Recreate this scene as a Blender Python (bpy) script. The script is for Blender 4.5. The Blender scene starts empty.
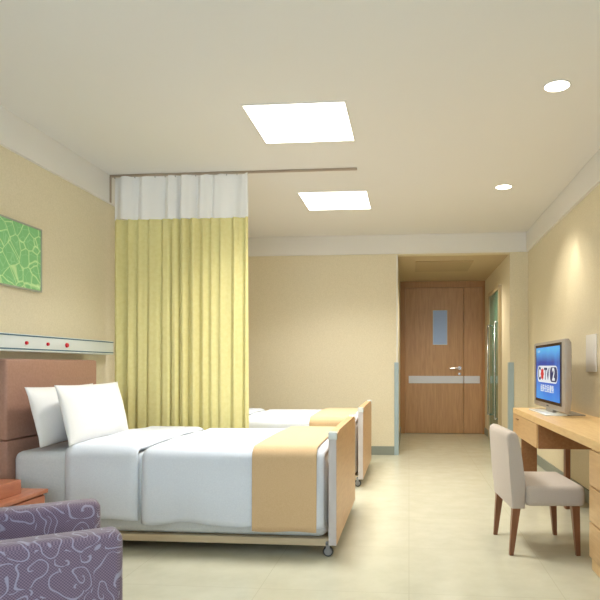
import bpy, bmesh, math, random
from mathutils import Vector, Matrix, noise
random.seed(7)
S = bpy.context.scene
C = S.collection
PI = math.pi

# ------------------------------------------------------------------ helpers
def srgb(r, g, b):
    f = lambda c: (c/255/12.92) if c/255 <= 0.04045 else ((c/255+0.055)/1.055)**2.4
    return (f(r), f(g), f(b), 1)

def link(o, parent=None):
    C.objects.link(o)
    if parent: o.parent = parent
    return o

def obj(name, bm, mat, parent=None, smooth=False, angle=None):
    bmesh.ops.recalc_face_normals(bm, faces=bm.faces)
    me = bpy.data.meshes.new(name)
    bm.to_mesh(me); bm.free()
    if mat: me.materials.append(mat)
    if smooth or angle:
        for p in me.polygons: p.use_smooth = True
    if angle:
        me.set_sharp_from_angle(angle=math.radians(angle))
    return link(bpy.data.objects.new(name, me), parent)

def tag(o, label=None, cat=None, group=None, kind=None):
    if label: o['label'] = label
    if cat: o['category'] = cat
    if group: o['group'] = group
    if kind: o['kind'] = kind
    return o

def thing(name, label, cat, loc=(0, 0, 0), rz=0, group=None):
    o = bpy.data.objects.new(name, None); C.objects.link(o)
    o.location = loc; o.rotation_euler = (0, 0, rz); o.empty_display_size = .1
    return tag(o, label, cat, group)

def copy_tree(o, parent=None):
    c = o.copy(); C.objects.link(c)
    if parent: c.parent = parent
    for ch in [x for x in bpy.data.objects if x.parent == o]:
        copy_tree(ch, c)
    return c

def struct(name, bm, mat, parent=None, **k):
    o = obj(name, bm, mat, parent, **k)
    if parent is None: o['kind'] = 'structure'
    return o

def box(bm, x0, x1, y0, y1, z0, z1, bev=0, seg=2):
    r = bmesh.ops.create_cube(bm, size=1)
    vs = r['verts']
    for v in vs:
        v.co = Vector(((x0+x1)/2+v.co.x*(x1-x0), (y0+y1)/2+v.co.y*(y1-y0), (z0+z1)/2+v.co.z*(z1-z0)))
    if bev:
        es = list({e for v in vs for e in v.link_edges})
        bmesh.ops.bevel(bm, geom=es, offset=bev, segments=seg, profile=.5, affect='EDGES', clamp_overlap=True)
    return bm

def B(x0, x1, y0, y1, z0, z1, bev=0, seg=2):
    return box(bmesh.new(), x0, x1, y0, y1, z0, z1, bev, seg)

def cyl(bm, p0, p1, r0, r1=None, n=20):
    p0 = Vector(p0); p1 = Vector(p1); d = p1-p0
    if r1 is None: r1 = r0
    m = Matrix.Translation((p0+p1)/2) @ d.to_track_quat('Z', 'Y').to_matrix().to_4x4()
    bmesh.ops.create_cone(bm, cap_ends=True, segments=n, radius1=r0, radius2=r1, depth=d.length, matrix=m)
    return bm

def torus(bm, c, axis, R, r, n=24, k=10):
    q = Vector(axis).to_track_quat('Z', 'Y'); vs = []
    for i in range(n):
        a = 2*PI*i/n; ring = []
        for j in range(k):
            b = 2*PI*j/k
            p = Vector(((R+r*math.cos(b))*math.cos(a), (R+r*math.cos(b))*math.sin(a), r*math.sin(b)))
            ring.append(bm.verts.new(Vector(c)+q @ p))
        vs.append(ring)
    for i in range(n):
        for j in range(k):
            bm.faces.new((vs[i][j], vs[(i+1) % n][j], vs[(i+1) % n][(j+1) % k], vs[i][(j+1) % k]))
    return bm

def tube(bm, pts, r, n=8):
    for a, b in zip(pts, pts[1:]): cyl(bm, a, b, r, r, n)
    for p in pts[1:-1]: bmesh.ops.create_uvsphere(bm, u_segments=n, v_segments=6, radius=r, matrix=Matrix.Translation(p))
    return bm

def prism_xz(bm, pts, y0, y1, bev=0, seg=3):
    """outline in XZ, extruded along Y"""
    a = [bm.verts.new((x, y0, z)) for x, z in pts]; b = [bm.verts.new((x, y1, z)) for x, z in pts]
    n = len(pts)
    f = [bm.faces.new(a), bm.faces.new(list(reversed(b)))]
    for i in range(n): f.append(bm.faces.new((a[i], b[i], b[(i+1) % n], a[(i+1) % n])))
    if bev:
        es = {e for q in f[:2] for e in q.edges}
        bmesh.ops.bevel(bm, geom=list(es), offset=bev, segments=seg, profile=.5, affect='EDGES')
    return bm

# ------------------------------------------------------------------ materials
def mat(name, col, rough=.6, metal=0, spec=.5, emis=None, estr=0, trans=0, ior=1.45, alpha=1, sheen=0):
    m = bpy.data.materials.new(name); m.use_nodes = True
    b = m.node_tree.nodes['Principled BSDF']
    b.inputs['Base Color'].default_value = col
    b.inputs['Roughness'].default_value = rough
    b.inputs['Metallic'].default_value = metal
    b.inputs['Specular IOR Level'].default_value = spec
    b.inputs['Transmission Weight'].default_value = trans
    b.inputs['IOR'].default_value = ior
    b.inputs['Alpha'].default_value = alpha
    b.inputs['Sheen Weight'].default_value = sheen
    if emis:
        b.inputs['Emission Color'].default_value = emis
        b.inputs['Emission Strength'].default_value = estr
    return m

def N(m, t, **k):
    n = m.node_tree.nodes.new(t)
    for a, v in k.items(): setattr(n, a, v)
    return n
def L(m, a, b): m.node_tree.links.new(a, b)
def bsdf(m): return m.node_tree.nodes['Principled BSDF']

def coords(m, scale=(1, 1, 1), rot=(0, 0, 0), kind='Object'):
    t = N(m, 'ShaderNodeTexCoord'); mp = N(m, 'ShaderNodeMapping')
    mp.inputs['Scale'].default_value = scale; mp.inputs['Rotation'].default_value = rot
    L(m, t.outputs[kind], mp.inputs['Vector'])
    return mp.outputs['Vector']

def ramp(m, fac, stops):
    r = N(m, 'ShaderNodeValToRGB'); e = r.color_ramp.elements
    e[0].position, e[0].color = stops[0]; e[1].position, e[1].color = stops[-1]
    for p, c in stops[1:-1]:
        q = e.new(p); q.color = c
    L(m, fac, r.inputs['Fac']); return r.outputs['Color']

def bump(m, h, strength=.2, dist=.01):
    b = N(m, 'ShaderNodeBump'); b.inputs['Strength'].default_value = strength; b.inputs['Distance'].default_value = dist
    L(m, h, b.inputs['Height']); L(m, b.outputs['Normal'], bsdf(m).inputs['Normal'])

def noisy(name, c1, c2, scale, rough=.7, detail=3, bstr=0, stretch=(1, 1, 1), dist=.005, **k):
    m = mat(name, c1, rough, **k)
    v = coords(m, stretch)
    n = N(m, 'ShaderNodeTexNoise'); n.inputs['Scale'].default_value = scale; n.inputs['Detail'].default_value = detail
    L(m, v, n.inputs['Vector'])
    L(m, ramp(m, n.outputs['Fac'], [(.3, c1), (.7, c2)]), bsdf(m).inputs['Base Color'])
    if bstr: bump(m, n.outputs['Fac'], bstr, dist)
    return m

def wood(name, c1, c2, stretch, rough=.35, scale=6):
    m = mat(name, c1, rough)
    v = coords(m, stretch)
    n = N(m, 'ShaderNodeTexNoise'); n.inputs['Scale'].default_value = scale; n.inputs['Detail'].default_value = 6
    n.inputs['Distortion'].default_value = .6
    L(m, v, n.inputs['Vector'])
    L(m, ramp(m, n.outputs['Fac'], [(.32, c1), (.5, tuple((a+b)/2 for a, b in zip(c1, c2))), (.68, c2)]), bsdf(m).inputs['Base Color'])
    bump(m, n.outputs['Fac'], .05, .003)
    return m

M = {}
M['wall'] = noisy('wallpaper', srgb(225, 214, 184), srgb(234, 223, 195), 90, .8, 2, .12)
M["ceiling"] = mat("ceiling_paint", srgb(236, 234, 230), .85)
M['crown'] = mat('crown_paint', srgb(236, 233, 226), .75)
M['base'] = mat('baseboard_grey', srgb(140, 146, 136), .45)
M['guard'] = mat('corner_guard', srgb(165, 183, 188), .4)
# floor: large pale tiles with faint joints and mottling
m = M['floor'] = mat('floor_tiles', srgb(214, 206, 170), .22, spec=.45)
v = coords(m)
n = N(m, 'ShaderNodeTexNoise'); n.inputs['Scale'].default_value = 5; n.inputs['Detail'].default_value = 8; n.inputs['Roughness'].default_value = .65
L(m, v, n.inputs['Vector'])
c1 = ramp(m, n.outputs['Fac'], [(.3, srgb(199, 197, 174)), (.7, srgb(210, 208, 187))])
br = N(m, 'ShaderNodeTexBrick', offset=0); br.inputs['Scale'].default_value = 1; br.inputs['Mortar Size'].default_value = .002
br.inputs['Brick Width'].default_value = .8; br.inputs['Row Height'].default_value = .8
br.inputs['Mortar'].default_value = srgb(191, 188, 164)
L(m, v, br.inputs['Vector']); L(m, c1, br.inputs['Color1']); L(m, c1, br.inputs['Color2'])
L(m, br.outputs['Color'], bsdf(m).inputs['Base Color'])

M['door_wood'] = wood('door_wood', srgb(186, 143, 102), srgb(202, 160, 117), (6, 6, .5))
M['frame_wood'] = wood('door_frame_wood', srgb(176, 130, 86), srgb(190, 144, 98), (6, 6, .5))
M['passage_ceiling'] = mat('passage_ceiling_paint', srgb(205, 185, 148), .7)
M['bed_wood'] = wood('bed_wood', srgb(205, 160, 112), srgb(218, 176, 128), (4, 1, 8))
M['rail_wood'] = wood('bed_rail_wood', srgb(205, 185, 150), srgb(216, 198, 165), (1, 6, 8))
M['edge'] = mat('footboard_edge_grey', srgb(205, 198, 196), .4)
M['desk_wood'] = wood('desk_wood', srgb(222, 184, 128), srgb(233, 200, 146), (8, 1, 8))
M['drawer_wood'] = wood('drawer_front_wood', srgb(202, 164, 116), srgb(214, 178, 130), (8, 1, 8))
M['case_wood'] = wood('shaded_brown_wood', srgb(146, 102, 66), srgb(160, 116, 78), (8, 1, 8))  # brown wood with the case side's shade put into the colour
M['leg_wood'] = wood('dark_leg_wood', srgb(118, 74, 48), srgb(138, 90, 60), (6, 6, .6))
M['night_wood'] = wood('red_brown_wood', srgb(176, 110, 82), srgb(194, 128, 98), (6, 1, 6))
M['headboard'] = noisy('headboard_leatherette', srgb(172, 132, 114), srgb(181, 141, 123), 60, .5, 2, .1)
M['white_cloth'] = noisy('white_cotton', srgb(246, 245, 243), srgb(249, 248, 246), 120, .85, 2, .05, sheen=.2)
M['duvet'] = noisy('duvet_cotton', srgb(224, 230, 240), srgb(230, 236, 245), 120, .85, 2, .05, sheen=.2)
M['sheet'] = noisy('sheet_cotton', srgb(218, 223, 226), srgb(226, 230, 232), 100, .85, 2, .05)
M['blanket'] = noisy('tan_blanket', srgb(214, 180, 136), srgb(221, 189, 146), 160, .9, 2, .25, sheen=.3)
M['curtain'] = noisy('yellow_curtain', srgb(224, 213, 145), srgb(230, 220, 156), 30, .8, 3, .05)
bsdf(M['curtain']).inputs['Subsurface Weight'].default_value = 0
# white open mesh at the curtain head: partly see-through cloth
m = M['net'] = mat('white_net', srgb(250, 249, 245), .8)
tr = N(m, 'ShaderNodeBsdfTransparent'); mx = N(m, 'ShaderNodeMixShader'); out = m.node_tree.nodes['Material Output']
mx.inputs[0].default_value = .9
L(m, tr.outputs[0], mx.inputs[1]); L(m, bsdf(m).outputs[0], mx.inputs[2]); L(m, mx.outputs[0], out.inputs['Surface'])
M['rail_metal'] = mat('rail_metal', srgb(176, 160, 142), .4, .4)
M['chrome'] = mat('chrome', srgb(205, 205, 208), .25, .9)
M['brushed'] = mat('brushed_steel', srgb(222, 225, 235), .4, .1)
M['rubber'] = mat('dark_rubber', srgb(45, 45, 48), .5)
M['panel_white'] = mat('panel_white', srgb(225, 232, 232), .4)
M['panel_blue'] = mat('panel_blue', srgb(50, 100, 125), .4)
M['red'] = mat('red_plastic', srgb(205, 20, 50), .35)
M['grey_plastic'] = mat('grey_plastic', srgb(150, 150, 150), .5)
M['silver'] = mat('silver_plastic', srgb(166, 158, 148), .38, .15)
M['black'] = mat('black_glass', srgb(8, 8, 12), .12)
M['white_gloss'] = mat('white_gloss', srgb(225, 230, 228), .2)
M['chair_fabric'] = noisy('greige_fabric', srgb(184, 172, 160), srgb(192, 180, 168), 180, .85, 2, .2, sheen=.2)
M['lamp'] = mat('lamp_diffuser', srgb(255, 255, 255), .5, emis=srgb(255, 250, 240), estr=5)
M['down_lamp'] = mat('downlight_diffuser', srgb(255, 255, 255), .5, emis=srgb(255, 244, 225), estr=12)
M['lamp_frame'] = mat('lamp_frame_white', srgb(235, 232, 225), .5)
M['glass'] = mat('green_glass', srgb(130, 190, 165), .12, trans=.55, ior=1.3)
M['glass_edge'] = mat('green_glass_edge', srgb(50, 110, 85), .15)
M['window_glass'] = mat('lit_vision_glass', srgb(165, 190, 238), .15, spec=.7)  # glow of the lit pane put into the blue base colour
M['clear'] = mat('clear_glass', (1, 1, 1, 1), 0, trans=1, ior=1.02)
M['switch'] = mat('switch_plate', srgb(238, 235, 228), .35)
M['pic_frame'] = mat('picture_frame_grey', srgb(178, 182, 168), .4, .2)

# picture: pale veins over leaf green
m = M['picture'] = mat('leaf_vein_print', srgb(130, 205, 130), .5)
v = coords(m, (1, 1, 1))
n = N(m, 'ShaderNodeTexNoise'); n.inputs['Scale'].default_value = 3
mixv = N(m, 'ShaderNodeMix', data_type='VECTOR'); mixv.inputs['Factor'].default_value = .12
L(m, v, n.inputs['Vector']); L(m, v, mixv.inputs[4]); L(m, n.outputs['Color'], mixv.inputs[5])
vo = N(m, 'ShaderNodeTexVoronoi', feature='DISTANCE_TO_EDGE'); vo.inputs['Scale'].default_value = 11
L(m, mixv.outputs[1], vo.inputs['Vector'])
vo2 = N(m, 'ShaderNodeTexVoronoi', feature='DISTANCE_TO_EDGE'); vo2.inputs['Scale'].default_value = 17
L(m, mixv.outputs[1], vo2.inputs['Vector'])
a = ramp(m, vo.outputs['Distance'], [(0, srgb(215, 245, 190)), (.025, srgb(190, 235, 165)), (.05, srgb(142, 212, 142))])
b2 = ramp(m, vo2.outputs['Distance'], [(0, srgb(120, 120, 120)), (.05, (0, 0, 0, 1))])
ad = N(m, 'ShaderNodeMix', data_type='RGBA', blend_type='ADD'); ad.inputs['Factor'].default_value = .55
L(m, a, ad.inputs[6]); L(m, b2, ad.inputs[7]); L(m, ad.outputs[2], bsdf(m).inputs['Base Color'])

# armchair: purple weave with pale scrolls
m = M['scroll'] = mat('scroll_fabric', srgb(110, 85, 110), .8, sheen=.3)
v = coords(m)
sc = N(m, 'ShaderNodeTexVoronoi', feature='F1'); sc.inputs['Scale'].default_value = 12; sc.inputs['Randomness'].default_value = .8
nn = N(m, 'ShaderNodeTexNoise'); nn.inputs['Scale'].default_value = 5
L(m, v, nn.inputs['Vector'])
mv = N(m, 'ShaderNodeMix', data_type='VECTOR'); mv.inputs['Factor'].default_value = .22
L(m, v, mv.inputs[4]); L(m, nn.outputs['Color'], mv.inputs[5]); L(m, mv.outputs[1], sc.inputs['Vector'])
mu = N(m, 'ShaderNodeMath', operation='MULTIPLY'); mu.inputs[1].default_value = 17
L(m, sc.outputs['Distance'], mu.inputs[0])
# angle term turns rings into spirals
sep = N(m, 'ShaderNodeSeparateXYZ'); sub = N(m, 'ShaderNodeVectorMath', operation='SUBTRACT')
L(m, mv.outputs[1], sub.inputs[0]); L(m, sc.outputs['Position'], sub.inputs[1]); L(m, sub.outputs[0], sep.inputs[0])
at2 = N(m, 'ShaderNodeMath', operation='ARCTAN2'); L(m, sep.outputs['Z'], at2.inputs[0]); L(m, sep.outputs['X'], at2.inputs[1])
ad2 = N(m, 'ShaderNodeMath', operation='ADD'); L(m, mu.outputs[0], ad2.inputs[0]); L(m, at2.outputs[0], ad2.inputs[1])
sn = N(m, 'ShaderNodeMath', operation='SINE'); L(m, ad2.outputs[0], sn.inputs[0])
lines = ramp(m, sn.outputs[0], [(0, (0, 0, 0, 1)), (.84, (0, 0, 0, 1)), (.97, (1, 1, 1, 1))])
ck = N(m, 'ShaderNodeTexChecker'); ck.inputs['Scale'].default_value = 190
L(m, v, ck.inputs['Vector'])
ck.inputs['Color1'].default_value = srgb(104, 89, 110); ck.inputs['Color2'].default_value = srgb(144, 124, 142)
mc = N(m, 'ShaderNodeMix', data_type='RGBA'); L(m, lines, mc.inputs['Factor']); L(m, ck.outputs['Color'], mc.inputs[6])
mc.inputs[7].default_value = srgb(168, 162, 184)
L(m, mc.outputs[2], bsdf(m).inputs['Base Color'])

# ------------------------------------------------------------------ dimensions
CE = 2.946                       # ceiling
XL, XR, YB, YF = -2.76, 1.56, -1.4, 8.14
CB = 2.693                       # underside of the cornice
OX0, OX1, YD = -.155, 1.325, 10.78   # entrance passage
T = .12

# ------------------------------------------------------------------ room shell
struct('floor', B(XL-T, XR+T, YB-T, YD+T, -.1, 0), M['floor'])
struct('ceiling', B(XL-T, XR+T, YB-T, YF+T, CE, CE+.1), M['ceiling'])
struct('wall_left', B(XL-T, XL, YB, YF+T, 0, CE), M['wall'])
struct('wall_right', B(XR, XR+T, YB, YF+T, 0, CE), M['wall'])
bm = B(XL, OX0-.0, YF, YF+T, 0, CE); box(bm, OX1, XR, YF, YF+T, 0, CE); box(bm, OX0, OX1, YF, YF+T, 2.68, CE)
struct('wall_far', bm, M['wall'])
# wall behind the viewer with a wide window
wx0, wx1, wz0, wz1 = -2.2, .9, .8, 2.5
bm = B(XL, wx0, YB-T, YB, 0, CE); box(bm, wx1, XR, YB-T, YB, 0, CE)
box(bm, wx0, wx1, YB-T, YB, 0, wz0); box(bm, wx0, wx1, YB-T, YB, wz1, CE)
struct('wall_near', bm, M['wall'])
bm = bmesh.new()
for x in (wx0, (wx0+wx1)/2-.025, wx1-.05): box(bm, x, x+.05, YB-.09, YB-.03, wz0, wz1)
for z in (wz0, wz1-.05): box(bm, wx0, wx1, YB-.09, YB-.03, z, z+.05)
w = struct('window_1', bm, M['lamp_frame'])
obj('window_pane', B(wx0+.03, wx1-.03, YB-.065, YB-.055, wz0+.03, wz1-.03), M['clear'], w)
# entrance passage
struct('wall_passage_left', B(OX0-T, OX0, YF+T, YD, 0, 2.68), M['wall'])
struct('wall_passage_right', B(OX1, OX1+T, YF+T, YD, 0, 2.68), M['wall'])
struct('wall_passage_end', B(OX0-T, OX1+T, YD+.06, YD+T, 0, 2.80), M['wall'])
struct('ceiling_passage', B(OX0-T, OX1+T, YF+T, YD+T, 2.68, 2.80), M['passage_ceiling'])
# cornice (trim)
struct('trim_1', B(XR-.03, XR, YB, YF, CB, CE-.001), M['crown'])
struct('trim_2', B(XL, XL+.03, YB, YF, CB, CE-.001), M['crown'])
struct('trim_3', B(XL+.03, XR-.03, YF-.03, YF, CB, CE-.001), M['crown'])
# passage lining around the opening
struct('trim_5', B(OX0-.012, OX0+.004, YF-.008, YF+T, 0.122, 2.68), M['crown'])
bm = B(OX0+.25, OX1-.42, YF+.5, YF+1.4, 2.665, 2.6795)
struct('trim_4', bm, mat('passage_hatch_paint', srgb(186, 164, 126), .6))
# baseboards
bh = .115
struct('baseboard_left', B(XL, XL+.012, YB, YF, 0, bh), M['base'])
struct('baseboard_right', B(XR-.012, XR, YB, YF, 0, bh), M['base'])
bm = B(XL+.012, OX0-.014, YF-.012, YF, 0, bh)
struct('baseboard_far', bm, M['base'])
struct('baseboard_far_corner', B(OX1+.016, XR-.012, YF-.012, YF, 0, bh), M['base'])
struct('baseboard_passage_left', B(OX0, OX0+.012, YF+.0, YD, 0, bh), M['base'])
bm = B(OX1-.012, OX1, YF, 8.84, 0, bh); box(bm, OX1-.012, OX1, 10.0, YD, 0, bh)
struct('baseboard_passage_right', bm, M['base'])
# corner guards
def guard(x0, x1, xx0, xx1, name, lab):
    bm = B(x0, x1, YF-.016, YF-.009, .0, 1.24, .002); box(bm, xx0, xx1, YF-.016, YF+.07, .0, 1.24, .002)
    tag(obj(name, bm, M['guard']), lab, 'corner guard', 'corner guards of the passage opening')
guard(OX0-.04, OX0+.016, OX0+.0125, OX0+.018, 'corner_guard', 'blue-grey corner guard on the left edge of the passage opening')
guard(OX1-.016, OX1+.05, OX1-.018, OX1-.0125, 'corner_guard', 'blue-grey corner guard on the right edge of the passage opening, behind the desk')

# entrance door: unequal double leaf, steel band, vision panel, lever
d = bpy.data.objects.new('door_1', None); C.objects.link(d); d['kind'] = 'structure'
d.location = (0, YD, 0)
fr = bmesh.new()
box(fr, OX0+.001, OX0+.085, -.03, .06, 0, 2.60); box(fr, OX1-.05, OX1-.001, -.03, .06, 0, 2.60)
box(fr, OX0+.001, OX1-.001, -.03, .06, 2.57, 2.679)
obj('door_frame', fr, M['frame_wood'], d)
lf = obj('door_leaf', B(-.068, .955, -.01, .03, .006, 2.568, .003, 1), M['door_wood'], d)
l2 = obj('door_leaf', B(.961, 1.273, -.01, .03, .006, 2.568, .003, 1), M['door_wood'], d)
obj('kick_band', B(-.005, .953, -.018, -.0105, .885, 1.015, .002), M['brushed'], lf)
obj('kick_band', B(.963, 1.235, -.018, -.0105, .885, 1.015, .002), M['brushed'], l2)
obj('vision_panel', B(.425, .665, -.014, -.0105, 1.57, 2.165), M['window_glass'], lf)
bm = bmesh.new()
for a in ((.419, .425, 1.564, 2.171), (.665, .671, 1.564, 2.171)): box(bm, a[0], a[1], -.018, -.0105, a[2], a[3])
box(bm, .425, .665, -.018, -.0105, 1.564, 1.57); box(bm, .425, .665, -.018, -.0105, 2.165, 2.171)
obj('vision_panel_frame', bm, M['brushed'], lf)
bm = bmesh.new(); cyl(bm, (.885, -.0105, 1.155), (.885, -.022, 1.155), .032)
cyl(bm, (.885, -.02, 1.155), (.885, -.065, 1.155), .011); tube(bm, [Vector((.885, -.06, 1.155)), Vector((.80, -.062, 1.153)), Vector((.71, -.055, 1.15))], .011)
obj('door_handle', bm, M['chrome'], lf, angle=40)
bm = bmesh.new(); cyl(bm, (.885, -.0105, 1.05), (.885, -.018, 1.05), .022)
obj('keyhole_cover', bm, M['chrome'], lf, angle=40)

# glazed door on the right of the passage
d2 = bpy.data.objects.new('door_2', None); C.objects.link(d2); d2['kind'] = 'structure'
d2.location = (OX1, 9.4, 0)
bm = B(-.045, -.001, -.55, -.49, 0, 2.3); box(bm, -.045, -.001, .52, .58, 0, 2.3); box(bm, -.045, -.001, -.55, .58, 2.30, 2.36)
obj('door_frame', bm, mat('glass_door_frame', srgb(200, 182, 146), .5), d2)
gp = obj('glass_pane', B(-.032, -.02, -.478, .51, .01, 2.29), M['glass'], d2)
obj('pane_edge', B(-.040, -.018, -.489, -.4785, .01, 2.29), M['glass_edge'], gp)
bm = bmesh.new()
tube(bm, [Vector((-.032, -.40, .42)), Vector((-.075, -.40, .42)), Vector((-.075, -.40, 1.83)), Vector((-.032, -.40, 1.83))], .012, 10)
tube(bm, [Vector((-.032, .40, .42)), Vector((-.075, .40, .42)), Vector((-.075, .40, 1.83)), Vector((-.032, .40, 1.83))], .012, 10)
obj('pull_bar', bm, M['chrome'], gp, smooth=True)

# ------------------------------------------------------------------ ceiling lights
def panel(y0, lab):
    s = .688
    t = thing('ceiling_light', lab, 'ceiling light', (-.768, y0+s/2, CE), 0, 'square ceiling light panels')
    h = s/2
    bm = bmesh.new(); e = .012
    box(bm, -h-e, h+e, -h-e, -h, -.006, 0); box(bm, -h-e, h+e, h, h+e, -.006, 0)
    box(bm, -h-e, -h, -h, h, -.006, 0); box(bm, h, h+e, -h, h, -.006, 0)
    obj('frame', bm, M['lamp_frame'], t)
    obj('diffuser', B(-h, h, -h, h, -.004, 0), M['lamp'], t)
    l = bpy.data.lights.new('ceiling_light_lamp', 'AREA'); l.shape = 'SQUARE'; l.size = s-.02; l.energy = 42; l.spread = math.radians(125)
    l.color = (1, .98, .93)
    lo = bpy.data.objects.new('ceiling_light_lamp', l); lo.location = (-.768, y0+s/2, CE-.01); C.objects.link(lo)
panel(3.980, 'large square glowing ceiling panel nearer the viewer, in front of the curtain rail')
panel(6.036, 'smaller-looking square glowing ceiling panel beyond the curtain rail')
def downlight(x, y, lab):
    t = thing('downlight', lab, 'downlight', (x, y, CE), 0, 'round recessed downlights')
    bm = bmesh.new(); torus(bm, (0, 0, -.003), (0, 0, 1), .078, .005, 32, 8)
    obj('trim_ring', bm, M['lamp_frame'], t, smooth=True)
    bm = bmesh.new(); cyl(bm, (0, 0, -.005), (0, 0, 0), .075, n=32)
    obj('diffuser', bm, M['down_lamp'], t)
downlight(.92, 3.878, 'round white downlight nearest the viewer, high on the right of the ceiling')
downlight(.92, 6.02, 'round white downlight further back, above the desk and near the passage')
def spot(name, loc, rot, e, size, blend, col, rad=.02):
    l = bpy.data.lights.new(name, 'SPOT'); l.energy = e; l.spot_size = math.radians(size); l.spot_blend = blend
    l.color = col; l.shadow_soft_size = rad
    o = bpy.data.objects.new(name, l); o.location = loc; o.rotation_euler = rot; C.objects.link(o)
WARM = (1, .91, .76)
spot('downlight_lamp', (.92, 3.878, CE-.02), (0, 0, 0), 45, 120, .6, WARM, .07)
spot('downlight_lamp', (.92, 6.02, CE-.02), (0, 0, 0), 75, 120, .6, WARM, .07)
spot('wall_washer_lamp', (XR-.16, 5.87, CE-.03), (0, math.radians(10), 0), 42, 54, .18, WARM, .012)
spot('passage_lamp', (.6, 9.0, 2.62), (0, 0, 0), 95, 150, .8, WARM, .08)

# ------------------------------------------------------------------ curtain rail and curtain
YC = 5.33
bm = B(XL+.031, -.457, YC-.012, YC+.012, CE-.020, CE-.001, .003)
t = obj('curtain_rail', bm, M['rail_metal'])
tag(t, 'thin brown-grey curtain rail running along the ceiling from the left wall', 'curtain rail')
obj('wall_bracket', B(XL+.0305, XL+.038, YC-.014, YC+.014, CB, CE-.02, .002), M['rail_metal'], t)

def curtain_sheet(x0, x1, z0, z1, nf, amp, seed, nx=420, nz=24, thick=0, wav=0):
    bm = bmesh.new(); vs = []
    for j in range(nz+1):
        tz = j/nz; z = z1+(z0-z1)*tz; row = []
        for i in range(nx+1):
            tx = i/nx
            ph = tx*nf*2*PI + 1.3*math.sin(tx*9+seed)+.7*math.sin(tx*23+seed*2)
            a = amp*(.75+.35*math.sin(tx*13+seed))*(1+.25*tz)
            y = a*math.sin(ph)+a*.3*math.sin(2.1*ph+seed+tz*.8)
            x = x0+(x1-x0)*tx + .008*math.sin(ph*1.0+tz*1.5)
            zz = z+(wav*math.sin(ph+1) if j == 0 and wav else 0)
            row.append(bm.verts.new((x, YC+y-.0, zz)))
        vs.append(row)
    for j in range(nz):
        for i in range(nx):
            bm.faces.new((vs[j][i], vs[j][i+1], vs[j+1][i+1], vs[j+1][i]))
    return bm
cu = thing('privacy_curtain', 'pleated yellow privacy curtain with white net top, hanging behind the near bed', 'curtain', (0, 0, 0))
obj('curtain_fabric', curtain_sheet(-2.70, -1.43, .12, 2.532, 13, .021, 1.0), M['curtain'], cu, smooth=True)
obj('net_top', curtain_sheet(-2.70, -1.43, 2.528, 2.924, 7, .030, 1.0, wav=.008, nz=8), M['net'], cu, smooth=True)
bm = bmesh.new()
for i in range(14):
    x = -2.685+i*(1.24/13)
    torus(bm, (x, YC, CE-.0285), (1, 0, 0), .006, .002, 10, 6)
obj('hooks', bm, M['grey_plastic'], cu, smooth=True)['kind'] = 'stuff'

# ------------------------------------------------------------------ bedside services panel on the left wall
t = thing('bedhead_panel', 'long white bedhead services panel with blue lines on the left wall', 'wall panel', (XL, 4.2, 1.357))
obj('housing', B(.0002, .10, -1.0, 1.06, -.061, .061, .006), M['panel_white'], t, angle=40)
obj('stripe', B(.1005, .1025, -.99, 1.05, .046, .054), M['panel_blue'], t)['label'] = 'upper blue line'
obj('stripe', B(.1005, .1025, -.99, 1.05, -.047, -.039), M['panel_blue'], t)['label'] = 'lower blue line'
for y, r in ((4.00, .013), (4.25, .013), (4.50, .019)):
    bm = bmesh.new(); cyl(bm, (.1005, y-4.2, 0), (.112, y-4.2, 0), r, r*.85, 24)
    obj('button', bm, M['red'], t, angle=40)

# ------------------------------------------------------------------ picture
t = thing('wall_picture', 'green picture of pale leaf veins in a thin grey frame, high on the left wall', 'picture', (XL, 4.04, 1.98))
bm = bmesh.new(); h = .26; q = .235; e = .010
box(bm, .001, .028, -h, h, q-e, q); box(bm, .001, .028, -h, h, -q, -q+e)
box(bm, .001, .028, -h, -h+e, -q+e, q-e); box(bm, .001, .028, h-e, h, -q+e, q-e)
obj('frame', bm, M['pic_frame'], t)
obj('print', B(.002, .022, -h+e, h-e, -q+e, q-e), M['picture'], t)

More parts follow.
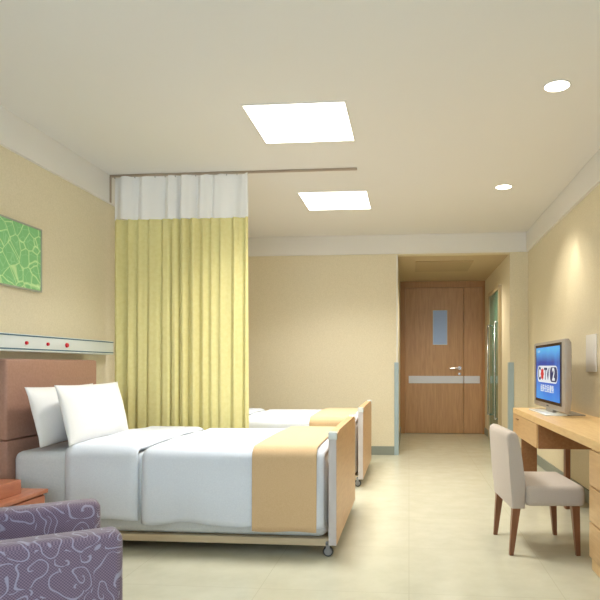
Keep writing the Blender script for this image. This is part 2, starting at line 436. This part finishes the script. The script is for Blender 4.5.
# ------------------------------------------------------------------ beds
YN = 3.75; W = 1.33; XF = -.45; XH = -2.61
def caster(parent, x, y):
    bm = bmesh.new(); cyl(bm, (x, y-.010, .034), (x, y+.010, .034), .024, n=24)
    c = obj('caster', bm, M['grey_plastic'], parent, angle=40)
    torusbm = torus(bmesh.new(), (x, y, .034), (0, 1, 0), .026, .008, 28, 10)
    obj('tyre', torusbm, M['rubber'], c, smooth=True)
    bm = bmesh.new(); box(bm, x-.012, x+.012, y-.020, y-.014, .030, .088); box(bm, x-.012, x+.012, y+.014, y+.020, .030, .088)
    box(bm, x-.014, x+.014, y-.020, y+.020, .076, .092); cyl(bm, (x, y-.021, .034), (x, y+.021, .034), .006, n=12)
    obj('fork', bm, M['grey_plastic'], c)
def make_bed():
    t = thing('hospital_bed', '', 'bed', (0, YN, 0))
    # footboard: slightly bowed top, wooden faces, grey edge band
    def board(x0, x1, name, m, y0=.008, y1=W-.008, zb=.075):
        bm = bmesh.new(); n = 24; top = []
        for i in range(n+1):
            s = i/n; y = y0+(y1-y0)*s
            z = .757+.026*min(1, math.sin(PI*s)*3.0)
            top.append((y, z))
        pts = [(y0, zb)]+top+[(y1, zb)]
        a = [bm.verts.new((x0, y, z)) for y, z in pts]; b = [bm.verts.new((x1, y, z)) for y, z in pts]
        bm.faces.new(a); bm.faces.new(list(reversed(b))); k = len(pts)
        for i in range(k): bm.faces.new((a[i], b[i], b[(i+1) % k], a[(i+1) % k]))
        return obj(name, bm, m, t, angle=30)
    fb = board(XF-.048, XF, 'footboard', M['bed_wood'])
    for y in (0, W-.008):
        obj('edge_band', B(XF-.050, XF-.001, y, y+.0075, .075, .735, .001, 1), M['edge'], fb)
        obj('corner_cap', B(XF-.053, XF+.003, y-.004, y+.030-(.0 if y == 0 else .018), .7355, .785, .006), M['white_gloss'], fb, angle=40)
    obj('headboard', B(XH-.10, XH-.02, 0.0, 1.16, .705, 1.245, .018, 3), M['headboard'], t, angle=40)
    obj('headboard_base', B(XH-.10, XH-.018, 0.0, 1.16, .04, .70, .012, 3), M['headboard'], t, angle=40)
    bm = B(XH-.015, XF-.05, .035, .065, .062, .106, .003); box(bm, XH-.015, XF-.05, W-.065, W-.035, .062, .106, .003)
    box(bm, XH-.015, XF-.05, .065, W-.065, .08, .104)
    obj('bed_rail', bm, M['rail_wood'], t)
    obj('mattress', B(XH-.013, XF-.066, .045, W-.045, .108, .628, .055, 5), M['sheet'], t, smooth=True)
    for x, y in ((XF-.055, .022), (XF-.055, W-.022), (XH+.15, .05), (XH+.15, W-.05)): caster(t, x, y)
    return t
bed = make_bed()
tag(bed, 'near hospital bed with wooden footboard and two pillows, beside the yellow curtain', group='hospital beds')
D2 = 2.205
bed2 = copy_tree(bed); bed2.location.y = YN+D2
tag(bed2, 'far hospital bed mostly hidden behind the yellow curtain')

def drape(x0, x1, top, yn, yf, hem, r, nx, seed, wob=.006, hemw=.012, puff=0.0, rl=0.0):
    """cloth laid over the mattress, hanging down both long sides"""
    bm = bmesh.new(); prof = []
    hh = top-hem
    for k in range(15): prof.append(('n', k/14))
    rows = []
    for i in range(nx+1):
        x = x0+(x1-x0)*i/nx; row = []
        tt = (i/nx)
        # edge rounding of the sheet's ends
        e = min(tt, 1-tt)*(x1-x0)
        drop = -rl*max(0, 1-e/.05)**2
        wv = noise.noise(Vector((x*4+seed, 0, 0)))
        hz = hem+hemw*noise.noise(Vector((x*3.3+seed, 5, 0)))*2
        pts = []
        ns = 12
        for k in range(ns):
            s = k/ns; z = hz+(top-r-hz)*s
            y = yn - (1-s)**1.5*.012*(1+wv) + wob*noise.noise(Vector((x*5+seed, z*3, 2)))*(1-s*.5)
            pts.append((y-drop, z))
        for k in range(7):
            a = PI/2*k/6
            pts.append((yn+r-r*math.cos(a)-drop*(1-k/6), top-r+r*math.sin(a)+drop*(k/6)))
        nm = 14
        for k in range(1, nm):
            y = yn+r+(yf-yn-2*r)*k/nm
            pts.append((y, top+drop+wob*1.0*noise.noise(Vector((x*3+seed, y*3, 7)))+puff*math.sin(PI*k/nm)))
        for k in range(7):
            a = PI/2*(1-k/6)
            pts.append((yf-r+r*math.cos(a), top-r+r*math.sin(a)+drop*(1-k/6)))
        for k in range(1, ns+1):
            s = 1-k/ns; z = hz+(top-r-hz)*s
            pts.append((yf+(1-s)**1.5*.012+wob*noise.noise(Vector((x*5+seed, z*3, 9)))*(1-s*.5), z))
        rows.append([bm.verts.new((x, y, z)) for y, z in pts])
    for i in range(nx):
        for k in range(len(rows[0])-1):
            bm.faces.new((rows[i][k], rows[i+1][k], rows[i+1][k+1], rows[i][k+1]))
    return bm
def solid(o, th, off=1):
    md = o.modifiers.new('thickness', 'SOLIDIFY'); md.thickness = th; md.offset = off
    return o
def bedding(dy, which):
    t = thing('duvet', f'white duvet with turned-back top edge spread over the {which} bed', 'duvet', (0, YN+dy, 0), 0, 'white duvets')
    obj_ = obj('duvet_body', drape(-1.715, -.535, .659, .022, W-.022, .185, .065, 90, 3.1, .016, .016, .006, .03), M['duvet'], t, smooth=True); solid(obj_, .012)
    o = obj('turned_back_edge', drape(-2.235, -1.752, .668, .018, W-.018, .212, .065, 40, 8.2, .014, .024, .006, .022), M['duvet'], t, smooth=True); solid(o, .014)
    b = obj('tan_blanket', drape(-.985, -.575, .684, -.002, W+.002, .162, .075, 60, 5.5, .004, .012, .008, .004), M['blanket'], smooth=True)
    b.name = 'blanket'; b.location = (0, YN+dy, 0); solid(b, .008)
    tag(b, f'folded tan blanket laid across the foot of the {which} bed', 'blanket', 'tan blankets')
bedding(0, 'near'); bedding(D2, 'far')

def pillow(loc, tilt, lab, rz=0):
    bm = bmesh.new(); n = 36; hw, hh, tk = .43, .205, .085
    def P(u, v, s):
        x = hw*u*(1-.05*(1-v*v)); z = hh*v*(1-.05*(1-u*u))
        th = tk*((1-abs(u)**3.2)**.75)*((1-abs(v)**2.6)**.75)
        th += .010*noise.noise(Vector((u*2.3, v*2.3, s*4)))*(1-max(abs(u), abs(v))**4)
        return (s*th, x, z)
    F = [[bm.verts.new(P(-1+2*i/n, -1+2*j/n, 1)) for j in range(n+1)] for i in range(n+1)]
    K = [[F[i][j] if i in (0, n) or j in (0, n) else bm.verts.new(P(-1+2*i/n, -1+2*j/n, -1)) for j in range(n+1)] for i in range(n+1)]
    for G, fl in ((F, 0), (K, 1)):
        for i in range(n):
            for j in range(n):
                q = (G[i][j], G[i+1][j], G[i+1][j+1], G[i][j+1])
                bm.faces.new(q if not fl else q[::-1])
    o = obj('pillow', bm, M['white_cloth'], smooth=True)
    o.location = loc; o.rotation_euler = (0, tilt, rz)
    tag(o, lab, 'pillow', 'pillows on the near bed')
pillow((-2.245, 4.17, .873), math.radians(-14), 'front white pillow, overlapping the other and nearest the duvet')
pillow((-2.445, 4.17, .860), math.radians(-15), 'back white pillow leaning against the brown headboard')

# ------------------------------------------------------------------ nightstand
t = thing('nightstand', 'low red-brown wooden nightstand with a raised tier, between armchair and bed', 'nightstand', (-2.42, 3.36, 0))
bx0, bx1, by0, by1 = -.33, .14, -.36, .285
obj('body', B(bx0, bx1-.02, by0+.01, by1-.01, .03, .395, .004), M['night_wood'], t)
obj('tabletop', B(bx0, bx1+.005, by0, by1, .3955, .42, .004), M['night_wood'], t)
obj('plinth', B(bx0+.02, bx1-.05, by0+.03, by1-.03, 0, .0295), M['leg_wood'], t)
obj('upper_tier', B(bx0, .065, by0+.02, .135, .4205, .505, .004), M['night_wood'], t)
for z0, z1 in ((.05, .21), (.22, .385)):
    dr = obj('drawer', B(bx1-.0195, bx1-.002, by0+.025, by1-.025, z0, z1, .003), M['night_wood'], t)
    bm = bmesh.new(); cyl(bm, (bx1-.0015, .24, (z0+z1)/2), (bx1+.012, .24, (z0+z1)/2), .010, .013, 16)
    obj('knob', bm, M['rubber'], dr, angle=40)

# ------------------------------------------------------------------ armchair (facing the room, turned)
AL = math.radians(35.5)
t = thing('armchair', 'low armchair in purple scroll-patterned fabric at the lower left, two armrests showing', 'armchair', (-1.504, 2.18, 0), AL)
def arm(y0, y1):
    bm = bmesh.new(); box(bm, -.36, .345, y0, y1,   .09, .600, .032, 5)
    obj('armrest', bm, M['scroll'], t, smooth=True)
arm(-.345, -.215); arm(.215, .345)
obj('seat_cushion', B(-.22, .30, -.212, .212, .27, .42, .04, 4), M['scroll'], t, smooth=True)
obj('seat_base', B(-.30, .29, -.212, .212, .10, .268, .01), M['scroll'], t, smooth=False)
bm = bmesh.new(); prism_xz(bm, [(-.36-.16, .09), (-.365, .09), (-.362, .62), (-.44, .86), (-.56, .86), (-.56, .5)], -.345, .345, .03)
obj('backrest', bm, M['scroll'], t, angle=50)
for x in (-.44, .28):
    for y in (-.28, .28):
        bm = bmesh.new(); cyl(bm, (x, y, 0), (x, y, .0895), .016, .024, 12)
        obj('leg', bm, M['leg_wood'], t, angle=40)

# ------------------------------------------------------------------ desk
DX, DY0, DY1, DZ = 1.056, 2.9, 6.30, .77
t = thing('writing_desk', 'long pale wooden writing desk fixed along the right wall under the television', 'desk', (DX, DY0, 0))
LY = DY1-DY0; WD = XR-.001-DX
obj('desktop', B(0, WD, 0, LY, DZ-.055, DZ, .003), M['desk_wood'], t)
dy0 = 5.16-DY0
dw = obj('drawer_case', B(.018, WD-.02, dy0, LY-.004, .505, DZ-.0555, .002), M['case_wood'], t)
dd = obj('drawer', B(0, .0175, dy0+.004, LY-.008, .51, DZ-.058, .002), M['drawer_wood'], t)
bm = bmesh.new(); box(bm, -.016, -.002, LY-.34, LY-.24, .672, .682, .002)
obj('handle', bm, M['leg_wood'], dd)
ped = obj('pedestal', B(.016, WD-.02, .02, .78, .0, DZ-.0555, .003), M['desk_wood'], t)
for z0, z1 in ((.08, .28), (.29, .49), (.50, .705)):
    q = obj('drawer', B(0, .0155, .024, .776, z0, z1, .002), M['drawer_wood'], t)
    obj('handle', B(-.014, -.0005, .33, .47, z1-.05, z1-.04, .002), M['leg_wood'], q)
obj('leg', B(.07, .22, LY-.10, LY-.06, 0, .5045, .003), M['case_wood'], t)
obj('leg', B(.245, .285, dy0+.03, dy0+.10, 0, .5045, .003), M['leg_wood'], t)

# ------------------------------------------------------------------ television
t = thing('television', 'silver flat television with blue picture, standing on the desk', 'television', (1.255, 5.64, DZ))
hy = .60
prof = [(0, .05), (0, .635), (.008, .648), (.035, .648), (.055, .615), (.058, .53), (.048, .51), (.058, .485), (.058, .39), (.048, .365), (.058, .34), (.058, .16), (.048, .06), (.035, .04), (.010, .04)]
bm = bmesh.new(); prism_xz(bm, prof, -hy, hy, .008, 2)
obj('casing', bm, M['silver'], t, angle=35)
obj('screen_surround', B(-.004, -.0005, -.505, .505, .088, .622, .001, 1), M['black'], t)
# lit picture
m = mat('blue_picture', (0, 0, 0, 1), .3)
v = coords(m)
sp = N(m, 'ShaderNodeSeparateXYZ'); L(m, v, sp.inputs[0])
mr = N(m, 'ShaderNodeMapRange'); mr.inputs['From Min'].default_value = .13; mr.inputs['From Max'].default_value = .64
L(m, sp.outputs['Z'], mr.inputs['Value'])
g = ramp(m, mr.outputs[0], [(0, srgb(45, 140, 235)), (.35, srgb(12, 80, 195)), (.65, srgb(10, 62, 165)), (.88, srgb(80, 185, 250)), (1, srgb(25, 100, 200))])
nz = N(m, 'ShaderNodeTexNoise'); nz.inputs['Scale'].default_value = 4; L(m, v, nz.inputs['Vector'])
g2 = ramp(m, nz.outputs['Fac'], [(.45, (0, 0, 0, 1)), (.8, srgb(50, 120, 190))])
sm = N(m, 'ShaderNodeMix', data_type='RGBA', blend_type='SCREEN'); sm.inputs['Factor'].default_value = 1
L(m, g, sm.inputs[6]); L(m, g2, sm.inputs[7])
L(m, sm.outputs[2], bsdf(m).inputs['Emission Color']); bsdf(m).inputs['Emission Strength'].default_value = 1.0
scr = obj('screen', B(-.0065, -.0045, -.465, .465, .115, .598), m, t)
EW = mat('screen_white', (0, 0, 0, 1), .4, emis=srgb(240, 245, 250), estr=1.0)
ER = mat('screen_red', (0, 0, 0, 1), .4, emis=srgb(215, 25, 40), estr=1.0)
ENV = mat('screen_navy', (0, 0, 0, 1), .4, emis=srgb(15, 30, 95), estr=1.0)
def rrect(bm, yc, zc, w, h, r, x):
    vs = []
    for cx, cz, a0 in ((w/2-r, h/2-r, 0), (-w/2+r, h/2-r, 90), (-w/2+r, -h/2+r, 180), (w/2-r, -h/2+r, 270)):
        for k in range(9):
            a = math.radians(a0+90*k/8); vs.append(bm.verts.new((x, yc+cx+r*math.cos(a), zc+cz+r*math.sin(a))))
    f = bm.faces.new(vs)
    r_ = bmesh.ops.extrude_face_region(bm, geom=[f])
    for e in r_['geom']:
        if isinstance(e, bmesh.types.BMVert): e.co.x -= .0006
def text_mesh(name, s, size, yc, zc, x, m, parent, sx=1, bold=0):
    cu_ = bpy.data.curves.new(name, 'FONT'); cu_.body = s; cu_.size = size; cu_.align_x = 'CENTER'; cu_.align_y = 'CENTER'
    cu_.extrude = .0003; cu_.offset = bold; cu_.resolution_u = 3
    to = bpy.data.objects.new(name, cu_); C.objects.link(to)
    bpy.context.view_layer.update()
    me = bpy.data.meshes.new_from_object(to.evaluated_get(bpy.context.evaluated_depsgraph_get()))
    bpy.data.objects.remove(to); me.materials.clear(); me.materials.append(m)
    # text X runs towards the viewer (-Y), text Y is up, normal faces -X
    me.transform(Matrix(((0, 0, -1, x), (-sx, 0, 0, yc), (0, 1, 0, zc), (0, 0, 0, 1))))
    me.name = name
    return link(bpy.data.objects.new(name, me), parent)
bm = bmesh.new(); rrect(bm, 0, .350, .80, .155, .076, -.0068)
obj('logo_capsule', bm, EW, scr)
bm = bmesh.new(); rrect(bm, -.255, .350, .27, .130, .062, -.0076)
obj('logo_badge', bm, ENV, scr)
text_mesh('logo_letters', 'C', .17, .31, .348, -.0078, ENV, scr, 1.0, .004)
bm = bmesh.new()
pr = []
for k in range(16):
    a = 2*PI*k/16; r = .062 if k % 2 == 0 else .045
    pr.append(bm.verts.new((-.0082, .185+r*1.2*math.cos(a), .350+r*math.sin(a))))
bm.faces.new(pr); e = bmesh.ops.extrude_face_region(bm, geom=list(bm.faces))
for q in e['geom']:
    if isinstance(q, bmesh.types.BMVert): q.co.x -= .0006
obj('logo_emblem', bm, ER, scr)
text_mesh('logo_letters', 'TV', .15, .010, .348, -.0078, ENV, scr, 1.15, .004)
text_mesh('logo_numeral', '2', .15, -.255, .348, -.0086, EW, scr, 1.3, .005)
text_mesh('caption', '经济·生活·服务', .070, 0, .215, -.0072, EW, scr, 1.15, .0015)
text_mesh('corner_mark', 'CCTV', .03, .34, .56, -.0072, EW, scr, 1.2)
bm = B(-.002, -.0003, -.04, .04, .060, .072, .0005, 1)
obj('maker_badge', bm, M['rubber'], t)
obj('neck', B(.014, .046, -.13, .13, .0125, .039), M['silver'], t)
obj('stand_plate', B(-.10, .085, -.36, .36, .0005, .012, .004), M['white_gloss'], t, angle=40)['label'] = 'white front stand plate'
obj('stand_foot', B(.0855, .24, -.34, .34, .0005, .010, .003), M['silver'], t, angle=40)

# wall plate and cable
t = thing('wall_switch_panel', 'narrow white panel on the right wall, right of the television', 'wall panel', (XR, 5.34, 1.305))
obj('plate', B(-.014, -.001, -.14, .14, -.16, .16, .004), M['switch'], t, angle=40)
obj('button', B(-.018, -.0145, -.07, -.01, -.05, .05, .002), M['switch'], t)
# ------------------------------------------------------------------ desk chair
t = thing('desk_chair', 'greige upholstered chair with brown legs pulled up to the desk', 'chair', (.592, 3.86, 0), math.radians(4))
CW = .56
bm = bmesh.new()
# backrest profile in XZ (outline), rounded top, slightly reclined
bp = [(.055, .30), (.042, .45), (.030, .62), (.018, .74), (.022, .770), (.045, .785), (.075, .780), (.092, .758), (.105, .68), (.120, .57), (.135, .44), (.135, .30)]
prism_xz(bm, bp, 0, CW, .02, 4)
obj('backrest', bm, M['chair_fabric'], t, angle=50)
bm = bmesh.new(); box(bm, .137, .51, .0, CW, .315, .445, .032, 4)
obj('seat', bm, M['chair_fabric'], t, smooth=True)
for x, dx in ((.085, -.03), (.455, .02)):
    for y in (.045, CW-.045):
        bm = bmesh.new()
        bmesh.ops.create_cone(bm, cap_ends=True, segments=4, radius1=.018, radius2=.034, depth=.3145 if x > .2 else .2995,
                              matrix=Matrix.Rotation(PI/4, 4, 'Z'))
        h = .3145 if x > .2 else .2995
        for v_ in bm.verts:
            if v_.co.z < 0: v_.co.x += dx
            v_.co += Vector((x, y, h/2))
        obj('leg', bm, M['leg_wood'], t)

# ------------------------------------------------------------------ added daylight fill outside the window, world
wd = bpy.data.worlds.new('world'); S.world = wd; wd.use_nodes = True
wd.node_tree.nodes['Background'].inputs['Color'].default_value = (.75, .87, 1, 1)
wd.node_tree.nodes['Background'].inputs['Strength'].default_value = 1.0
l = bpy.data.lights.new('window_fill', 'AREA'); l.shape = 'RECTANGLE'; l.size = wx1-wx0; l.size_y = wz1-wz0
l.energy = 125; l.color = (.66, .82, 1)
o = bpy.data.objects.new('window_fill', l); o.location = ((wx0+wx1)/2, YB-.2, (wz0+wz1)/2)
o.rotation_euler = (PI/2, 0, 0); C.objects.link(o)
o.rotation_euler = (math.radians(128), 0, 0)  # unseen area light, tilted up to brighten the ceiling more than the beds

# ------------------------------------------------------------------ camera
cam = bpy.data.cameras.new('camera'); co = bpy.data.objects.new('camera', cam); C.objects.link(co)
S.camera = co
co.location = (0, 0, 1.2); co.rotation_euler = (PI/2, 0, .0912)
cam.sensor_fit = 'HORIZONTAL'; cam.sensor_width = 36; cam.lens = 36*605.69/600
cam.shift_x = (300-353.57)/600; cam.shift_y = (365.43-300)/600
cam.clip_start = .02
S.view_settings.view_transform = 'Standard'; S.view_settings.look = 'None'
S.view_settings.gamma = 1; S.view_settings.use_curve_mapping = False
S.view_settings.exposure = -.2
